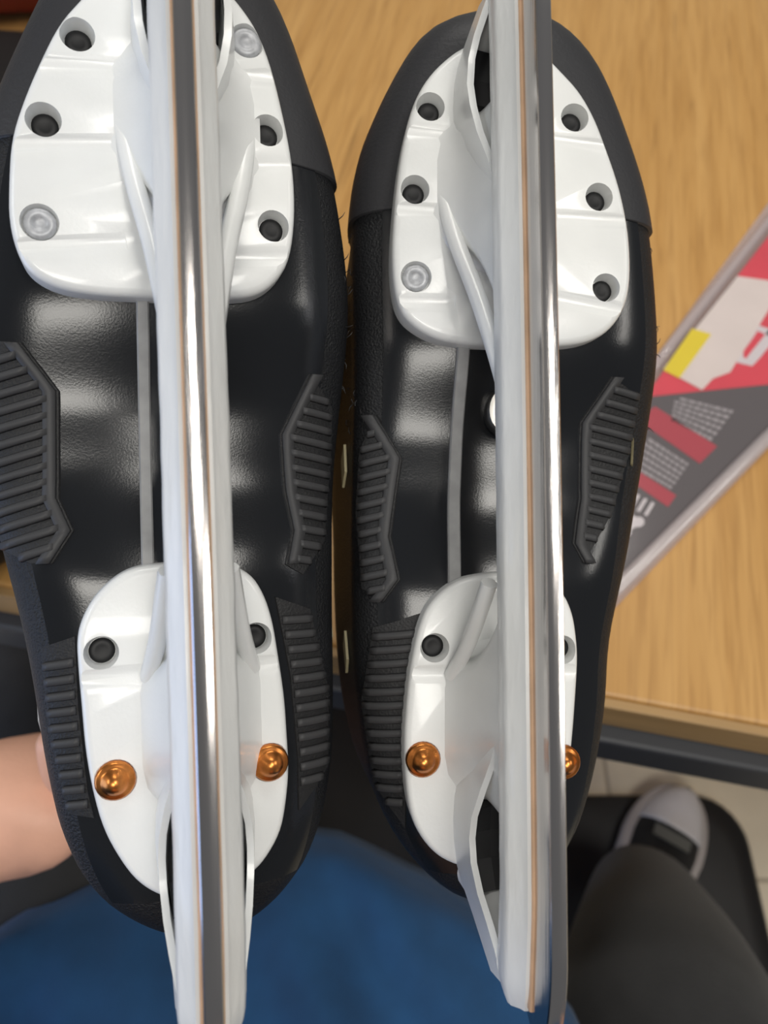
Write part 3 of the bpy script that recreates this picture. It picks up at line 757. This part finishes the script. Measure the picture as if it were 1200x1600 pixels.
# the hand: palm, four fingers round the back of the boot and a thumb along its side
def chain(pts, rs, start):
    i0 = len(V)
    for p in pts: V.append(tuple(p))
    for r in rs: Rr.append(r)
    E_.append((start, i0))
    for k in range(len(pts) - 1): E_.append((i0 + k, i0 + k + 1))
    return i0
palm = chain([LL(-.020, -.1585, -.190)], [(.030, .017)], 8)
zs = [-.160, -.179, -.198, -.216]; ln = [1.0, 1.1, 1.03, .82]
tips = []
for k in range(4):
    z = zs[k]; l = ln[k]
    pts = [LL(.006, -.1565, z), LL(.006 + .020 * l, -.1515, z), LL(.006 + .036 * l, -.140, z), LL(.006 + .044 * l, -.124, z + .001)]
    chain(pts, [.0098, .0088, .0082, .0068], palm); tips.append((pts[-1], pts[-2]))
th = [LL(-.034, -.1500, -.168), LL(-.0455, -.132, -.152), LL(-.0475, -.112, -.144)]
chain(th, [.0125, .0102, .0082], 8)
body = skin_obj('body', V, E_, Rr, M['skin'], per, 2)
# nails
for a, b in tips:
    d = (a - b).normalized(); nb = bmesh.new()
    c = a - PO + d * .004; u = (LM.to_3x3() @ Vector((1, 0, 0))).normalized(); n = u; s_ = d.cross(n).normalized()
    loft(nb, [[c + n * .0058 + s_ * (.0042 * math.cos(t)) + d * (.0052 * math.sin(t)) for t in [2 * math.pi * k / 12 for k in range(12)]], [c + n * .0068 + s_ * (.0036 * math.cos(t)) + d * (.0046 * math.sin(t)) for t in [2 * math.pi * k / 12 for k in range(12)]]])
    obj('fingernail', nb, M['nail'], per)
# trousers
TV = [(.03, -.40, .60), tuple(HR), tuple(HR.lerp(KR, .55)), tuple(KR), tuple(KR.lerp(AR, .5)), tuple(AR), tuple(HL), tuple(HL.lerp(KL, .55)), tuple(KL), tuple(KL.lerp(AL, .5)), tuple(AL), (.03, -.39, .70)]
TE = [(0, 1), (1, 2), (2, 3), (3, 4), (4, 5), (0, 6), (6, 7), (7, 8), (8, 9), (9, 10), (0, 11)]
TR = [(.15, .12), .110, .112, .090, .078, .064, .105, .092, .070, .066, .060, (.155, .125)]
tro = skin_obj('trousers', TV, TE, TR, M['trouser'], per, 3)
# cloth panel of the trousers that spans the gap between the thighs
gp = bmesh.new(); rings = []
for j in range(17):
    y = -.34 + .36 * j / 16; r = []
    for i in range(25):
        t = i / 24; xl = -.10 - .10 * j / 16; xr = .15 - .05 * j / 16
        x = xl + (xr - xl) * t; z = .60 - .10 * math.sin(math.pi * t) - .02 * (j / 16) ** 2 + .008 * noise.noise(Vector((x * 18, y * 18, 2)))
        r.append(Vector((x, y, z)) - PO)
    rings.append(r)
loft(gp, rings, closed=False); g = obj('trouser_gusset', gp, M['trouser'], per)
md = g.modifiers.new('s', 'SOLIDIFY'); md.thickness = .006
# blue top: belly and hem spread over the lap
HEM = [(-.36, -.10), (-.27, -.015), (-.215, .030), (-.16, .065), (-.09, .080), (-.03, .070), (.03, .045), (.075, .015), (.11, -.03), (.13, -.075), (.15, -.14), (.19, -.22)]
def hem(x):
    for a, b in zip(HEM, HEM[1:]):
        if a[0] <= x <= b[0]: return a[1] + (b[1] - a[1]) * (x - a[0]) / (b[0] - a[0])
    return HEM[0][1] if x < HEM[0][0] else HEM[-1][1]
cb = bmesh.new(); rings = []
NX, NY = 110, 60
for j in range(NY + 1):
    r = []
    for i in range(NX + 1):
        x = -.36 + .55 * i / NX; h = hem(x); y = -.40 + (h + .40) * j / NY
        z = .690 + .24 * sstep(-.05, -.38, y) - .045 * sstep(-.05, .10, y)
        z -= .05 * sstep(.80, 1, (x + .085) / .275)
        d = h - y
        z -= .030 * (1 - sstep(0, .030, d)) ** 2
        f = noise.noise(Vector((x * 9 + y * 12, y * 5 - x * 6, 3.3))) * .016 + noise.noise(Vector((x * 30 + 7, y * 12 + x * 9, 1.3))) * .005 + .006 * math.sin(x * 55 + y * 40 + 4 * noise.noise(Vector((x * 6, y * 6, 0))))
        r.append(Vector((x, y, z + f)) - PO)
    rings.append(r)
loft(cb, rings, closed=False); c = obj('blue_top', cb, M['blue'], per)
md = c.modifiers.new('s', 'SOLIDIFY'); md.thickness = .004
# black short sleeve on the upper arm
sv = bmesh.new(); a, b = shoulder - PO, elbow - PO
tube(sv, [a.lerp(b, t) for t in (-.1, .15, .4, .62)], [.085, .078, .072, .070], 20); obj('sleeve', sv, M['blue'], per)
# shoes
def shoe(ankle, toe_dir, heel):
    Mx = Matrix.Translation(heel) @ Matrix.Rotation(math.atan2(toe_dir[1], toe_dir[0]) - math.pi / 2, 4, 'Z') @ Matrix.Translation((0, 0, .019))
    def half(y):                                         # shoe half width along its length (0 heel .. .29 toe)
        if y < .03: return .034 * math.sqrt(max(0, 1 - ((.03 - y) / .032) ** 2)) + .001
        if y < .20: return .034 + .016 * sstep(.05, .20, y)
        return .050 * math.sqrt(max(0, 1 - ((y - .20) / .0905) ** 2)) ** .9 + .001
    def toP(p): return Mx @ Vector(p) - PO
    ys_ = [.29 * (.5 - .5 * math.cos(math.pi * k / 30)) for k in range(31)]
    sh_ = bmesh.new(); rings = []
    for y in ys_:
        h = half(y) + .004
        rings.append([toP((x, y, z)) for x, z in ((-h, .001), (h, .001), (h + .001, .014), (h, .027), (h - .004, .029), (-h + .004, .029), (-h, .027), (-h - .001, .014))])
    loft(sh_, rings); sole_o = obj('shoe_sole', sh_, M['shoe_rim'], per)
    up_ = bmesh.new(); rings = []
    for y in ys_:
        h = max(.0012, half(y) - .006); tz = .030 + .062 * (1 - sstep(.08, .25, y)) + .030 * math.sqrt(max(0, half(y) / .05))
        rings.append([toP((h * math.copysign(abs(math.cos(t)) ** .75, math.cos(t)) * (1 - .18 * abs(math.sin(t))), y, .022 + (tz - .022) * abs(math.sin(t)) ** .8)) for t in [math.pi * k / 16 for k in range(17)]])
    loft(up_, rings); obj('shoe_upper', up_, M['shoe'], per)
    tc = bmesh.new(); rings = []
    for y in [.222 + .062 * k / 14 for k in range(15)]:
        h = max(.001, half(y) - .0045); tz = .0315 + .062 * (1 - sstep(.08, .25, y)) + .031 * math.sqrt(max(0, half(y) / .05))
        rings.append([toP((h * math.copysign(abs(math.cos(t)) ** .75, math.cos(t)) * (1 - .18 * abs(math.sin(t))), y, .024 + (tz - .0215) * abs(math.sin(t)) ** .8)) for t in [math.pi * k / 16 for k in range(17)]])
    loft(tc, rings); obj('toe_cap', tc, M['shoe_white'], per)
    tg = bmesh.new(); r = [toP(p) for p in ((-.030, .196, .079), (.018, .196, .083), (.018, .212, .079), (-.030, .212, .074))]
    loft(tg, [r, [p + Vector((0, 0, .003)) for p in r]]); obj('shoe_tag', tg, M['shoe_tag'], per, smooth=False)
shoe(AR, (.52, .85), (.282, -.050, 0))
shoe(AL, (-.1, 1), (-.285, -.02, 0))
